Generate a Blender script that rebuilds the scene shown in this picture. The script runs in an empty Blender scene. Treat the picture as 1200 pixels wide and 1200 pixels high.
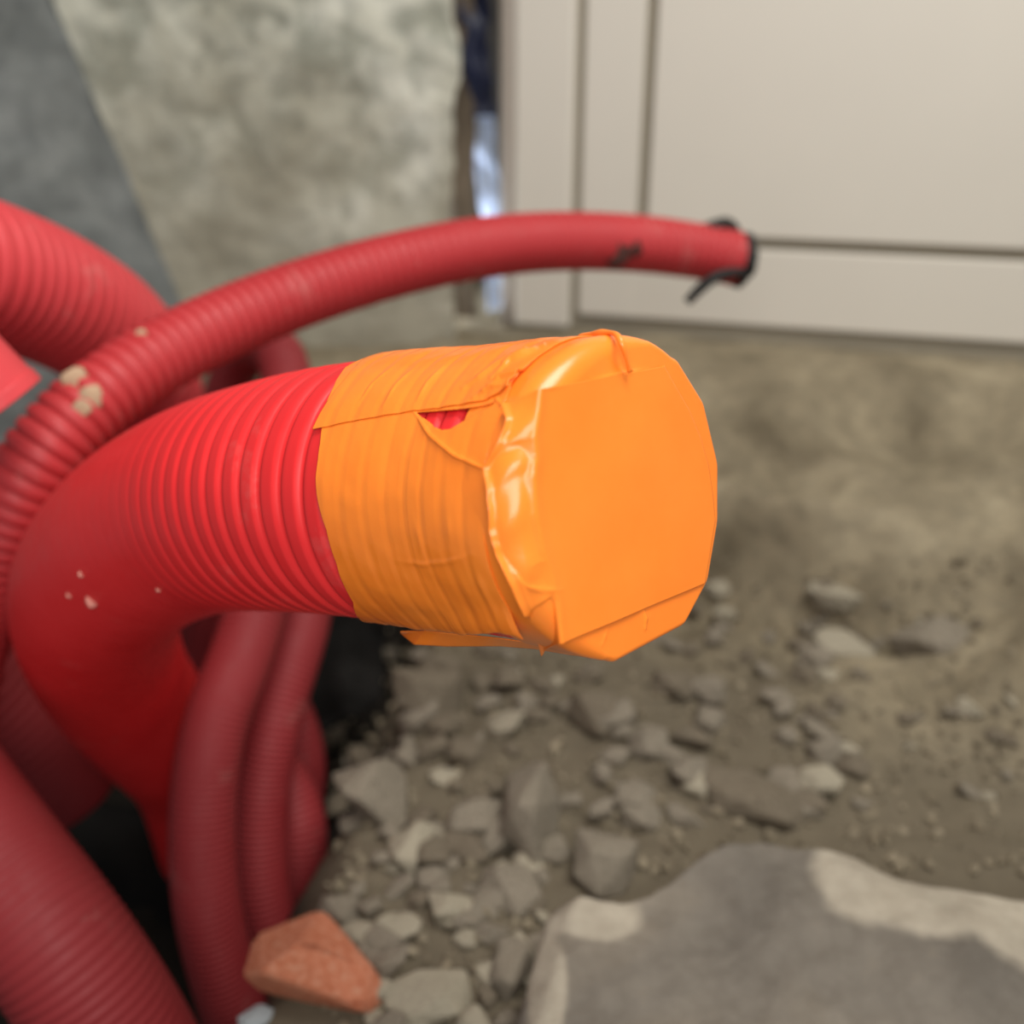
import bpy, bmesh, math, random
import numpy as np
from mathutils import Vector, noise, Matrix, Euler

random.seed(7); rng = np.random.default_rng(7)
scene = bpy.context.scene
col = scene.collection

# ------------------------------------------------------------------ camera, world, lights, exposure
PITCH = math.radians(24.0); FPX = 1152.0; CAMH = 0.55
cam_d = bpy.data.cameras.new('camera'); cam = bpy.data.objects.new('camera', cam_d); col.objects.link(cam)
cam.location = (0, 0, CAMH); cam.rotation_euler = (math.pi/2 - PITCH, 0, 0)
cam_d.sensor_width = 36; cam_d.lens = 36*FPX/1200; cam_d.clip_start = 0.02
cam_d.dof.use_dof = True; cam_d.dof.focus_distance = 0.365; cam_d.dof.aperture_fstop = 4.8
scene.camera = cam
scene.view_settings.view_transform = 'Standard'; scene.view_settings.look = 'None'
scene.view_settings.gamma = 1; scene.view_settings.use_curve_mapping = False
scene.view_settings.exposure = 0.0
w = bpy.data.worlds.new('world'); scene.world = w; w.use_nodes = True
w.node_tree.nodes['Background'].inputs[0].default_value = (0.90, 0.95, 1.0, 1)
w.node_tree.nodes['Background'].inputs[1].default_value = 0.21
def area(name, loc, target, size, power, color):
    d = bpy.data.lights.new(name, 'AREA'); d.shape = 'RECTANGLE'; d.size, d.size_y = size; d.energy = power; d.color = color
    o = bpy.data.objects.new(name, d); col.objects.link(o); o.location = loc
    o.rotation_euler = (Vector(target)-Vector(loc)).to_track_quat('-Z', 'Y').to_euler(); return o
area('ceiling_lamp_light', (0.55, 0.15, 2.2), (0.2, 0.9, 0.3), (1.1, 0.8), 40, (1.0, 0.965, 0.91))
area('front_fill_light', (0.02, -0.32, 0.80), (0.0, 0.45, 0.5), (0.5, 0.4), 5.2, (1.0, 0.97, 0.93))  # unseen frontal fill, added to brighten the tape
area('gap_fill_light', (-0.22, 1.63, 0.27), (-0.02, 1.68, 0.27), (0.10, 0.16), 1.0, (0.80, 0.88, 1.0))  # added light hidden behind the wall to brighten the blue film

# ------------------------------------------------------------------ helpers
cU = np.array([0, math.sin(PITCH), math.cos(PITCH)]); cF = np.array([0, math.cos(PITCH), -math.sin(PITCH)])
cR = np.array([1., 0, 0]); cO = np.array([0, 0, CAMH])
def ray(x, y): return cF + cR*(x-600)/FPX - cU*(y-600)/FPX
def at(x, y, d): return cO + ray(x, y)*d                       # a point at depth d
def atY(x, y, Y): r = ray(x, y); return cO + r*(Y/r[1])        # a point on the vertical plane y = Y
def proj(p):
    p = np.asarray(p) - cO; d = p@cF
    return np.stack([600+FPX*(p@cR)/d, 600-FPX*(p@cU)/d], -1)

def empty(name, loc, label=None, cat=None, group=None):
    o = bpy.data.objects.new(name, None); col.objects.link(o); o.location = Vector(loc); o.empty_display_size = .05
    if label: tag(o, label, cat, group)
    return o
def tag(o, label=None, cat=None, group=None, kind=None):
    if label: o['label'] = label
    if cat: o['category'] = cat
    if group: o['group'] = group
    if kind: o['kind'] = kind
    return o
def link(name, me, mat, parent=None, smooth=True):
    if mat and not me.materials: me.materials.append(mat)
    if smooth: me.polygons.foreach_set('use_smooth', [True]*len(me.polygons))
    o = bpy.data.objects.new(name, me); col.objects.link(o)
    if parent is not None:
        o.parent = parent
        o.matrix_parent_inverse = Matrix.Translation(-Vector(parent.location)) if parent.type == 'EMPTY' else parent.matrix_world.inverted()
    return o
def recentre(o, me):
    c = sum((v.co for v in me.vertices), Vector())/len(me.vertices)
    me.transform(Matrix.Translation(-c)); o.location = c
    return o
def grid_faces(nr, nc, wrap=False, off=0):
    i = np.arange(nr-1)[:, None]; j = np.arange(nc if wrap else nc-1)[None, :]
    j2 = (j+1) % nc
    return np.stack([i*nc+j, i*nc+j2, (i+1)*nc+j2, (i+1)*nc+j], -1).reshape(-1, 4)+off
def mesh_np(name, V, Fq, keep=None):
    if keep is not None: Fq = Fq[keep]
    me = bpy.data.meshes.new(name); me.from_pydata(V.reshape(-1, 3).tolist(), [], Fq.tolist()); me.update(); return me
def spline(pts, n=14):
    pts = [np.array(p, float) for p in pts]
    P = [2*pts[0]-pts[1]]+pts+[2*pts[-1]-pts[-2]]; out = []
    for i in range(1, len(P)-2):
        p0, p1, p2, p3 = P[i-1:i+3]
        for k in range(n):
            t = k/n
            out.append(.5*((2*p1)+(-p0+p2)*t+(2*p0-5*p1+4*p2-p3)*t*t+(-p0+3*p1-3*p2+p3)*t**3))
    out.append(P[-2]); out = np.array(out)
    for _ in range(10): out[1:-1] = .25*out[:-2]+.5*out[1:-1]+.25*out[2:]
    return out
def resample(path, ds):
    L = np.r_[0, np.cumsum(np.linalg.norm(np.diff(path, axis=0), axis=1))]
    n = max(4, int(L[-1]/ds)+1); s = np.linspace(0, L[-1], n)
    return np.stack([np.interp(s, L, path[:, k]) for k in range(3)], -1), s
def frames(C):
    T = np.gradient(C, axis=0); T /= np.linalg.norm(T, axis=1)[:, None]
    e = np.array([0, 0, 1.]); e = e-T[0]*(e@T[0])
    if np.linalg.norm(e) < .1: e = np.array([1., 0, 0])-T[0]*T[0][0]
    E1 = []
    for t in T:
        e = e-t*(e@t); e = e/np.linalg.norm(e); E1.append(e)
    E1 = np.array(E1); return T, E1, np.cross(T, E1)
def rib_profile(s, pitch, depth, groove=.42):
    ph = (s/pitch) % 1.0
    d = np.abs(ph-.5)*2                                    # 1 at groove centre
    x = np.clip((d-(1-groove))/groove, 0, 1)
    return -depth*(x*x*(3-2*x))
def conduit_mesh(name, path, R, pitch, depth, seg=48, per=8, groove=.42, amp=None, wall=.0025, bore=.05):
    C, s = resample(path, pitch/per); T, E1, E2 = frames(C)
    r = R+rib_profile(s, pitch, depth, groove)*(1 if amp is None else amp(s/s[-1]))
    # hollow: the open ends turn inwards and run back down the bore
    n = min(max(2, int(bore/(pitch/per))), len(s)//3)
    idx = np.r_[np.arange(n, 0, -1), np.arange(len(s)), np.arange(len(s)-2, len(s)-2-n, -1)]
    rr = np.r_[np.full(n, R-depth-wall), r, np.full(n, R-depth-wall)]
    rr[n-1] = R-depth-wall
    idx[n-1] = 0; idx[n+len(s)] = len(s)-1
    th = np.linspace(0, 2*math.pi, seg, endpoint=False)
    V = C[idx][:, None]+rr[:, None, None]*(np.cos(th)[None, :, None]*E1[idx][:, None]+np.sin(th)[None, :, None]*E2[idx][:, None])
    Fq = grid_faces(len(idx), seg, True)[:, ::-1]
    return mesh_np(name, V, Fq)
def tube_mesh(name, path, R, seg=10, ds=.002, taper=None):
    C, s = resample(path, ds); T, E1, E2 = frames(C)
    r = np.full(len(s), R) if taper is None else R*taper(s/s[-1])
    th = np.linspace(0, 2*math.pi, seg, endpoint=False)
    V = C[:, None]+r[:, None, None]*(np.cos(th)[None, :, None]*E1[:, None]+np.sin(th)[None, :, None]*E2[:, None])
    me = bpy.data.meshes.new(name); n = len(s)
    fs = grid_faces(n, seg, True)[:, ::-1].tolist()+[list(range(seg)), list(range((n-1)*seg, n*seg))[::-1]]
    me.from_pydata(V.reshape(-1, 3).tolist(), [], fs); me.update(); return me
def box_mesh(name, lo, hi, bev=.002):
    bm = bmesh.new(); bmesh.ops.create_cube(bm, size=1)
    for v in bm.verts: v.co = [(lo[k]+hi[k])/2+v.co[k]*(hi[k]-lo[k]) for k in range(3)]
    if bev: bmesh.ops.bevel(bm, geom=bm.edges[:], offset=bev, segments=2, affect='EDGES', profile=.5)
    me = bpy.data.meshes.new(name); bm.to_mesh(me); bm.free(); return me

# ------------------------------------------------------------------ materials
def new_mat(name, rough=.6, spec=.5):
    m = bpy.data.materials.new(name); m.use_nodes = True; nt = m.node_tree; b = nt.nodes['Principled BSDF']
    b.inputs['Roughness'].default_value = rough; b.inputs['Specular IOR Level'].default_value = spec
    return m, nt, b
def noise_ramp(nt, scale, stops, detail=6, rough=.6, coord=None, dist=0.):
    tc = nt.nodes.new('ShaderNodeTexCoord') if coord is None else None
    n = nt.nodes.new('ShaderNodeTexNoise'); n.inputs['Scale'].default_value = scale
    n.inputs['Detail'].default_value = detail; n.inputs['Roughness'].default_value = rough; n.inputs['Distortion'].default_value = dist
    nt.links.new(tc.outputs['Object'] if tc else coord, n.inputs['Vector'])
    r = nt.nodes.new('ShaderNodeValToRGB'); e = r.color_ramp.elements
    while len(e) < len(stops): e.new(.5)
    for el, (p, c) in zip(e, stops): el.position = p; el.color = (*c, 1)
    nt.links.new(n.outputs['Fac'], r.inputs['Fac']); return n, r
def mix(nt, fac, a, b, mode='MIX'):
    m = nt.nodes.new('ShaderNodeMix'); m.data_type = 'RGBA'; m.blend_type = mode
    for sock, val in ((m.inputs['Factor'], fac), (m.inputs['A'] if False else m.inputs[6], a), (m.inputs[7], b)):
        if hasattr(val, 'is_output'): nt.links.new(val, sock)
        else: sock.default_value = val if isinstance(val, float) else (*val, 1)
    return m.outputs[2]
def bump(nt, b, height, strength, dist):
    n = nt.nodes.new('ShaderNodeBump'); n.inputs['Strength'].default_value = strength; n.inputs['Distance'].default_value = dist
    nt.links.new(height, n.inputs['Height']); nt.links.new(n.outputs[0], b.inputs['Normal'])

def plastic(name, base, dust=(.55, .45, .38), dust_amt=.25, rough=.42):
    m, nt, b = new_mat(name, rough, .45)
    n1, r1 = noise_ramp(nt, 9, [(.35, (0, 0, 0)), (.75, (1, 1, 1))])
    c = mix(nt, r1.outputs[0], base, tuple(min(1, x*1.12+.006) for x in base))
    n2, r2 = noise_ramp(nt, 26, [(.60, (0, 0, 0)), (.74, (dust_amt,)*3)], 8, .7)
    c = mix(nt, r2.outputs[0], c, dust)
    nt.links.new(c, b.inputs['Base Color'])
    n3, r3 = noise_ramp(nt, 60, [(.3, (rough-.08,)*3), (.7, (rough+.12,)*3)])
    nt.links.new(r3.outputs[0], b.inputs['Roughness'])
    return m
RED = plastic('red_conduit_plastic', (.74, .020, .022), dust_amt=.12)
RED4 = plastic('pinkish_red_conduit_plastic', (.62, .050, .058), dust_amt=.2, rough=.5)  # lighter, pinker red for the left conduit and sleeve
RED2 = plastic('red_conduit_plastic_dusty', (.46, .030, .034), dust_amt=.25, rough=.5)
RED3 = plastic('shade_red_conduit_plastic', (.24, .015, .018), dust_amt=.15, rough=.64)  # same red plastic, with the shade of the pit darkened into the colour

def tape_material():
    m, nt, b = new_mat('orange_pvc_tape', .27, .5)
    n1, r1 = noise_ramp(nt, 14, [(.3, (.96, .215, .018)), (.7, (.99, .255, .028))], 4)
    nt.links.new(r1.outputs[0], b.inputs['Base Color'])
    n2, r2 = noise_ramp(nt, 90, [(0, (0, 0, 0)), (1, (1, 1, 1))], 3)
    bump(nt, b, n2.outputs['Fac'], .12, .0012)
    b.inputs['Subsurface Weight'].default_value = .06; b.inputs['Subsurface Radius'].default_value = (.003, .001, .0004)
    b.inputs['Subsurface Scale'].default_value = .5
    return m
TAPE = tape_material()

def dirt(name, a, bcol, c, s1=7, s2=60):
    m, nt, b = new_mat(name, .95, .15)
    n1, r1 = noise_ramp(nt, s1, [(.30, a), (.52, bcol), (.72, c)], 8, .62, dist=.4)
    n2, r2 = noise_ramp(nt, s2, [(.3, (.62, .62, .62)), (.7, (1.12, 1.1, 1.06))], 8, .7)
    col_ = mix(nt, .8, r1.outputs[0], r2.outputs[0], 'MULTIPLY')
    nt.links.new(col_, b.inputs['Base Color'])
    n3, r3 = noise_ramp(nt, s2*1.6, [(0, (0, 0, 0)), (1, (1, 1, 1))], 10, .7)
    bump(nt, b, n3.outputs['Fac'], .5, .006)
    return m
DIRT = dirt('dry_earth', (.15, .123, .081), (.295, .247, .167), (.45, .383, .264))
STONE_A = dirt('grey_brown_stone', (.20, .17, .13), (.31, .268, .208), (.42, .365, .288), 12, 90)
STONE_B = dirt('pale_mortar_stone', (.36, .315, .24), (.47, .42, .32), (.57, .51, .395), 12, 90)
STONE_C = dirt('dull_brown_stone', (.145, .118, .085), (.225, .187, .137), (.31, .262, .195), 12, 90)
BRICK = dirt('broken_terracotta', (.60, .17, .08), (.76, .28, .16), (.80, .42, .28), 10, 80)
BLUESTONE = dirt('pale_bluish_stone', (.42, .47, .50), (.52, .58, .60), (.62, .66, .66), 14, 80)

def concrete_mat():
    m, nt, b = new_mat('rough_concrete', .93, .2)
    n1, r1 = noise_ramp(nt, 3.2, [(.34, (.34, .33, .27)), (.50, (.52, .51, .44)), (.62, (.70, .69, .62))], 9, .62, dist=.5)
    n2, r2 = noise_ramp(nt, 15, [(.41, (.56, .58, .54)), (.49, (.88, .89, .86)), (.57, (1.15, 1.15, 1.10))], 7, .58, dist=.5)
    c = mix(nt, .85, r1.outputs[0], r2.outputs[0], 'MULTIPLY')
    # a band of earth stains low down, where the wall was dug out
    tc = nt.nodes.new('ShaderNodeTexCoord'); sp = nt.nodes.new('ShaderNodeSeparateXYZ'); nt.links.new(tc.outputs['Object'], sp.inputs[0])
    ad = nt.nodes.new('ShaderNodeMath'); ad.operation = 'MULTIPLY_ADD'; nt.links.new(n1.outputs['Fac'], ad.inputs[0]); ad.inputs[1].default_value = .5
    nt.links.new(sp.outputs['Z'], ad.inputs[2])
    mr = nt.nodes.new('ShaderNodeMapRange'); nt.links.new(ad.outputs[0], mr.inputs[0])
    mr.inputs[1].default_value = .86; mr.inputs[2].default_value = .56; mr.inputs[3].default_value = 0; mr.inputs[4].default_value = .75
    c = mix(nt, mr.outputs[0], c, (.30, .265, .195))
    nt.links.new(c, b.inputs['Base Color']); bump(nt, b, n2.outputs['Fac'], .6, .012)
    return m
CONC = concrete_mat()
PATCHES = []
for px_, py_, rx_, ry_ in ((1010, 1035, 62, 42), (1110, 1062, 85, 40), (1195, 1095, 60, 50), (690, 1066, 55, 22), (640, 1130, 22, 60)):
    r_ = ray(px_, py_); t_ = (.06-CAMH)/r_[2]; q_ = cO+r_*t_; PATCHES.append((q_[0], q_[1], rx_*t_/FPX, ry_*t_/FPX*1.45))
def slab_mat():
    m, nt, b = new_mat('weathered_slab', .93, .2)
    n1, r1 = noise_ramp(nt, 4.2, [(.36, (.14, .123, .102)), (.50, (.19, .167, .137)), (.64, (.25, .215, .168))], 7, .55, dist=.6)
    n2, r2 = noise_ramp(nt, 45, [(.3, (.72, .70, .68)), (.6, (1, 1, 1)), (.75, (1.15, 1.12, 1.06))], 9, .7)
    # worn pale mortar left on the slab, in patches with shapes of their own
    tc = nt.nodes.new('ShaderNodeTexCoord'); nd = nt.nodes.new('ShaderNodeTexNoise'); nd.inputs['Scale'].default_value = 14; nd.inputs['Detail'].default_value = 6
    geo = nt.nodes.new('ShaderNodeNewGeometry'); nt.links.new(geo.outputs['Position'], nd.inputs['Vector'])
    base = r1.outputs[0]
    for cx, cy, rx, ry in PATCHES:
        mp = nt.nodes.new('ShaderNodeMapping'); mp.vector_type = 'POINT'; nt.links.new(geo.outputs['Position'], mp.inputs[0])
        mp.inputs['Location'].default_value = (-cx/rx, -cy/ry, 0); mp.inputs['Scale'].default_value = (1/rx, 1/ry, 0)
        ln = nt.nodes.new('ShaderNodeVectorMath'); ln.operation = 'LENGTH'; nt.links.new(mp.outputs[0], ln.inputs[0])
        ad = nt.nodes.new('ShaderNodeMath'); ad.operation = 'MULTIPLY_ADD'; nt.links.new(nd.outputs['Fac'], ad.inputs[0]); ad.inputs[1].default_value = 1.6; nt.links.new(ln.outputs['Value'], ad.inputs[2])
        mr = nt.nodes.new('ShaderNodeMapRange'); nt.links.new(ad.outputs[0], mr.inputs[0]); mr.inputs[1].default_value = 1.95; mr.inputs[2].default_value = 1.65; mr.inputs[3].default_value = 0; mr.inputs[4].default_value = .9
        base = mix(nt, mr.outputs[0], base, (.42, .37, .29))
    c = mix(nt, .8, base, r2.outputs[0], 'MULTIPLY')
    nt.links.new(c, b.inputs['Base Color']); bump(nt, b, n2.outputs['Fac'], .5, .006)
    return m
SLAB = slab_mat()
def simple(name, c, rough=.5, spec=.5, var=.06, scale=5):
    m, nt, b = new_mat(name, rough, spec)
    n, r = noise_ramp(nt, scale, [(.3, tuple(x*(1-var) for x in c)), (.7, tuple(min(1, x*(1+var)) for x in c))])
    nt.links.new(r.outputs[0], b.inputs['Base Color']); return m
PANEL = simple('cream_painted_sheet_metal', (.74, .69, .60), .45, .4, .025, 2.5)
GAPC = simple('dark_seam', (.30, .265, .20), .8, .2)
POSTC = simple('taupe_post_edge', (.46, .40, .34), .5, .4, .05)  # rounded post edge, toned darker than the panels
BLACK = simple('black_rubber', (.016, .015, .014), .6, .3)
MEMB = simple('pit_shade_membrane', (.013, .012, .011), .9, .08, .3, 12)
NAVY = simple('navy_plastic', (.012, .016, .045), .45, .4)
FILM = simple('daylight_blue_film', (.62, .72, .98), .35, .5, .12, 30)  # daylight in the gap put into a pale blue colour
DUST = simple('pinkish_dust', (.62, .24, .19), .95, .1, .3, 60)
MUD = simple('dried_mud', (.44, .31, .20), .95, .1, .2, 60)
MUDD = simple('dark_mud', (.07, .03, .025), .95, .1, .2, 60)

# ------------------------------------------------------------------ ground (setting)
def sm(a, b, x):
    t = min(1, max(0, (x-a)/(b-a))); return t*t*(3-2*t)
def height(x, y):
    yl = 1.0-.10*sm(.2, .6, x)+.03*math.sin(x*9)
    z = .10*sm(yl, yl+.05, y+.02*noise.noise((x*14, y*14, 3)))*(1-.75*sm(.34, .55, x))
    z += .085*sm(yl+.03, 1.42, y)-.05*math.exp(-((y-yl+.035)/.035)**2)*sm(.06, .16, x)*(1-sm(.36, .46, x))
    z += .10*sm(.32, .62, x+.05*noise.noise((x*6, y*6, 1)))*sm(.55, .85, y)*(1-sm(1.0, 1.35, y))
    pit = sm(-.14, -.26, x+.03*(1-sm(.50, .62, y))+.10*sm(.75, .95, y)*-1+.10*noise.noise((x*5, y*5, 8)))*sm(1.30, 1.05, y)
    z -= .26*pit
    z += .022*noise.fractal((x*5.5, y*5.5, 4), 1, 2, 3)*sm(.05, .2, x)*sm(.55, .8, y)*(1-.7*sm(1.1, 1.3, y))
    z += .016*noise.fractal((x*7, y*7, 0), 1.0, 2.1, 5)*(.6+.4*sm(.2, 1, y))*(1-.6*sm(1.1, 1.4, y))+.006*noise.fractal((x*30, y*30, 5), 1, 2.1, 3)
    if y > 1.05: z = min(z, .19+.004*noise.noise((x*20, y*20, 0)))
    k = sm(.22, .04, 1.517-.305*x-y)*sm(-.05, .05, x); z = z*(1-k)+(.192+.004*noise.noise((x*20, y*20, 0)))*k
    return z
nx, ny = 260, 240
xs = np.linspace(-1.3, 1.5, nx); ys = np.linspace(.12, 1.95, ny)
V = np.array([[(x, y, height(x, y)) for x in xs] for y in ys])
nt = DIRT.node_tree; bs = nt.nodes['Principled BSDF']; old = bs.inputs['Base Color'].links[0].from_socket      # shade of the deep pit floor, painted into the soil by height
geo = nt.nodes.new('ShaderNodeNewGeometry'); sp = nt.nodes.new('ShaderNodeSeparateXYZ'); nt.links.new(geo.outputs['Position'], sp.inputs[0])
nz = nt.nodes.new('ShaderNodeTexNoise'); nz.inputs['Scale'].default_value = 6; nt.links.new(geo.outputs['Position'], nz.inputs['Vector'])      # soil under the rubble is darker
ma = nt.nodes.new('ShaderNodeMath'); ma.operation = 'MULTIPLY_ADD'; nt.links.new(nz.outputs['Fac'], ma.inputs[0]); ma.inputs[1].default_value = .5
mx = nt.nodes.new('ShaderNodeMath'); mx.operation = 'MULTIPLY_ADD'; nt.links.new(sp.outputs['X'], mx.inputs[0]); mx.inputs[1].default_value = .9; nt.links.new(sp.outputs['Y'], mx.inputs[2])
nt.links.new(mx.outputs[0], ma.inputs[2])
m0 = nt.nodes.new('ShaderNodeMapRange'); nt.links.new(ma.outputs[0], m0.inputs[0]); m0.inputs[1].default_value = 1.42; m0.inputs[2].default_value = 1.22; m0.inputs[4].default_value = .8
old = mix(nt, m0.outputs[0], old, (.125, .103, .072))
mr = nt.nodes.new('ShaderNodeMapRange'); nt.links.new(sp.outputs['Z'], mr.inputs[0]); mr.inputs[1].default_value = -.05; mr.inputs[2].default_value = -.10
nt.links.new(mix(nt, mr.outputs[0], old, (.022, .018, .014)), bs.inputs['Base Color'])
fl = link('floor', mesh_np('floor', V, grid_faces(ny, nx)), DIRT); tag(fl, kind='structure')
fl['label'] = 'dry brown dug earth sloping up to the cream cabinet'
def ground_hit(px, py, lift=0.):
    r = ray(px, py); t0 = .25; p = None
    for k in range(400):
        t = t0+k*.005; q = cO+r*t
        if q[2] <= height(q[0], q[1])+lift: return q
    return cO+r*1.5

# ------------------------------------------------------------------ concrete wall on the left (setting): a front face meeting a side face in a slanted corner
def wall_mesh(name, tl, tr, bl, br, nu, nv, amp, ragged=0, seed=0):
    tl, tr, bl, br = [np.array(p, float) for p in (tl, tr, bl, br)]
    n = np.cross(tr-tl, bl-tl); n /= np.linalg.norm(n)
    V = []
    for j in range(nv):
        for i in range(nu):
            u, v = i/(nu-1), j/(nv-1); p = (tl*(1-u)+tr*u)*(1-v)+(bl*(1-u)+br*u)*v
            q = Vector(p*6)+Vector((seed, 0, 0))
            p = p-n*amp*(noise.fractal(q, 1, 2.1, 5)+.35*abs(noise.noise(q*4)))
            if ragged: p = p+(tr-tl)/np.linalg.norm(tr-tl)*ragged*u**6*(noise.fractal(Vector((v*9, 3, seed)), 1, 2, 4))
            V.append(p)
    return np.array(V)
fTL, fTR = atY(38, -60, 1.47), atY(534, -60, 1.50); fBL, fBR = atY(330, 640, 1.36), atY(528, 640, 1.40)
Vf = wall_mesh('f', fTL, fTR, fBL, fBR, 90, 110, .012, .012, 3)
# thickness: the broken right-hand end of the wall turns back behind
end_ = Vf.reshape(110, 90, 3)[:, -1][:, None]+np.linspace(0, .09, 10)[None, :, None]*np.array([-.05, 1, 0])[None, None, :]
Vw = np.concatenate([Vf.reshape(110, 90, 3), end_[:, 1:]], 1)
wl = link('wall_left', mesh_np('wall_left', Vw, grid_faces(110, 99)), CONC); tag(wl, kind='structure')
wl['label'] = 'rough pale concrete wall with earth stains behind the red conduits'
sTL = fTL+np.array([-.75, -.55, .0]); sBL = fBL+np.array([-.75, -.55, 0.])
Vs = wall_mesh('s', sTL, fTL, sBL, fBL, 70, 90, .014, 0, 11)
SIDEC = dirt('blue_grey_concrete', (.12, .128, .124), (.20, .212, .207), (.30, .312, .305), 9, 22)  # side wall toned darker and bluer than the front
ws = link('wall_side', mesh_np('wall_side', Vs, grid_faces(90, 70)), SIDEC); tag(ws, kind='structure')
ws['label'] = 'grey concrete return wall meeting the pale wall in a slanted corner'

# ------------------------------------------------------------------ cream sheet-metal cabinet
zb = atY(668, 374, 1.49)[2]
A = at(668, 374, 1.5); B = ray(1200, 410); B = cO+B*((A[2]-CAMH)/B[2])
ud = (B-A); ud[2] = 0; ud /= np.linalg.norm(ud); nn = np.array([ud[1], -ud[0], 0])         # nn points to the camera side
def on_wall(px, py):
    r = ray(px, py); q = cO+r*((nn@(A-cO))/(nn@r)); return (q-A)@ud, q[2]-A[2]
cab = empty('metal_cabinet', A, 'cream painted sheet metal cabinet with grey seams behind the dug earth', 'cabinet')
rotm = Matrix(((ud[0], -nn[0], 0), (ud[1], -nn[1], 0), (0, 0, 1))).to_4x4()
def cpart(name, lo, hi, mat, parent=cab, bev=.003):     # u, inward depth, z in the cabinet's own frame
    me = box_mesh(name, lo, hi, bev); me.transform(rotm); me.transform(Matrix.Translation(Vector(A)))
    return link(name, me, mat, parent, smooth=False)
uL = 0.004; u1 = on_wall(760, 100)[0]; z1 = on_wall(1000, 291)[1]; uR = 1.3; zT = 1.25; g = .0075
uJ = on_wall(585, 100)[0]
cpart('seam_backing', (uJ+.02, .010, -.012), (uR, .03, zT), GAPC, bev=0)
cpart('stile', (uL+g, 0, g), (u1-g, .03, zT), PANEL)
cpart('bottom_rail', (u1-g-.02, .001, g), (uR, .0315, z1-g), PANEL)
dp = cpart('door_panel', (u1+g, -.002, z1+g), (uR, .03, zT), PANEL)
cpart('side_post', (uJ+.022, -.003, -.015), (uL-g*.7, .05, zT), PANEL, bev=.006)
me = tube_mesh('post_edge', np.array([A+ud*(uJ+.012)+np.array([0, 0, z])-nn*.02 for z in np.linspace(-.02, zT, 20)]), .016, 20, .05)
link('post_edge', me, POSTC, cab)
cpart('plinth', (uL-.02, .004, -.017), (uR, .05, -.004), GAPC, bev=0)
cpart('cabinet_body', (uJ+.02, .03, -.05), (uR, .34, zT), PANEL)

p0, p1 = atY(530, 300, 1.60), atY(558, 300, 1.60)  # added strip, coloured as the shaded end of the wall; hides lit ground
Vt = []
for j in range(60):
    for i in range(7):
        z = -.15+1.5*j/59; x = p0[0]+(p1[0]-p0[0])*i/6
        Vt.append((x+.008*noise.noise((z*14, i*.3, 2))*(i > 2), 1.60+.008*noise.noise((x*40, z*14, 0)), z))
tr = link('shade_strip_1', mesh_np('shade_strip_1', np.array(Vt), grid_faces(60, 7)), simple('shaded_end_brown', (.135, .105, .075), .9, .1, .45, 9)); tag(tr, kind='structure')
md = tr.modifiers.new('thickness', 'SOLIDIFY'); md.thickness = .02

# strips in the gap between the concrete and the cabinet
def strip(name, pts, wd, mat, amp, seed):
    path = spline(pts, 20); C, s = resample(path, .006); V = []
    for i, c in enumerate(C):
        for j in range(9):
            u = (j-4)/4; k = noise.noise((s[i]*22, u*1.2, seed)); k2 = noise.noise((s[i]*30, u+5, seed))
            V.append(c+np.array([u*wd*(1+.35*noise.noise((s[i]*18, seed, 2))), 0, 0])+np.array([k2*amp*.4, k*amp, 0]))
    me = mesh_np(name, np.array(V), grid_faces(len(C), 9)); o = link(name, me, mat)
    m = o.modifiers.new('thickness', 'SOLIDIFY'); m.thickness = .0015; return recentre(o, me)
o = strip('plastic_sheet', [atY(558, -60, 1.60), atY(556, 30, 1.60), atY(561, 90, 1.60), atY(568, 136, 1.60)], .021, NAVY, .02, 4)
tag(o, 'dark navy plastic sheet hanging at the top of the gap beside the cabinet', 'plastic sheet')
o = strip('daylight_film', [atY(566, 90, 1.68), atY(568, 180, 1.68), atY(575, 240, 1.68), atY(583, 345, 1.68), atY(580, 420, 1.68), atY(578, 470, 1.68)], .017, FILM, .010, 9)  # added strip standing in for daylight seen through the gap
tag(o, 'pale blue film standing in for daylight low in the gap beside the cabinet', 'plastic film')
me = box_mesh('wall_back', (-.6, 1.98, -.3), (.5, 2.04, 1.9), .004)
wb = link('wall_back', me, simple('dim_back_wall', (.16, .14, .115), .9, .2, .2, 8), smooth=False); tag(wb, kind='structure')

# ------------------------------------------------------------------ the taped conduit
Rm = .0545; PIT = .0112
Pc = at(731, 584, .340)
mid = at(578, 577, .382)
main_pts = [Pc, at(655, 580, .361), mid, at(430, 574, .421), at(335, 580, .460), at(245, 596, .512), at(168, 634, .568), at(120, 688, .632),
            at(117, 748, .71), at(143, 805, .79), at(186, 858, .88), at(225, 908, .97), at(250, 990, 1.03)]
mpath = spline(main_pts)
main = empty('taped_conduit', (Pc[0], Pc[1], Pc[2]), 'thick red corrugated conduit with its open end sealed in orange tape', 'conduit')
ribamp = lambda t: np.where(t < .15, 1, np.clip(1-(t-.15)/.11, .03, 1))
bpath = resample(mpath, .001)[0][11:]
body = link('conduit_tube', conduit_mesh('conduit_tube', bpath, Rm, PIT, .0021, 96, 10, .50, ribamp), RED, main)
tag(body, 'smooth red corrugated plastic')

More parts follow.
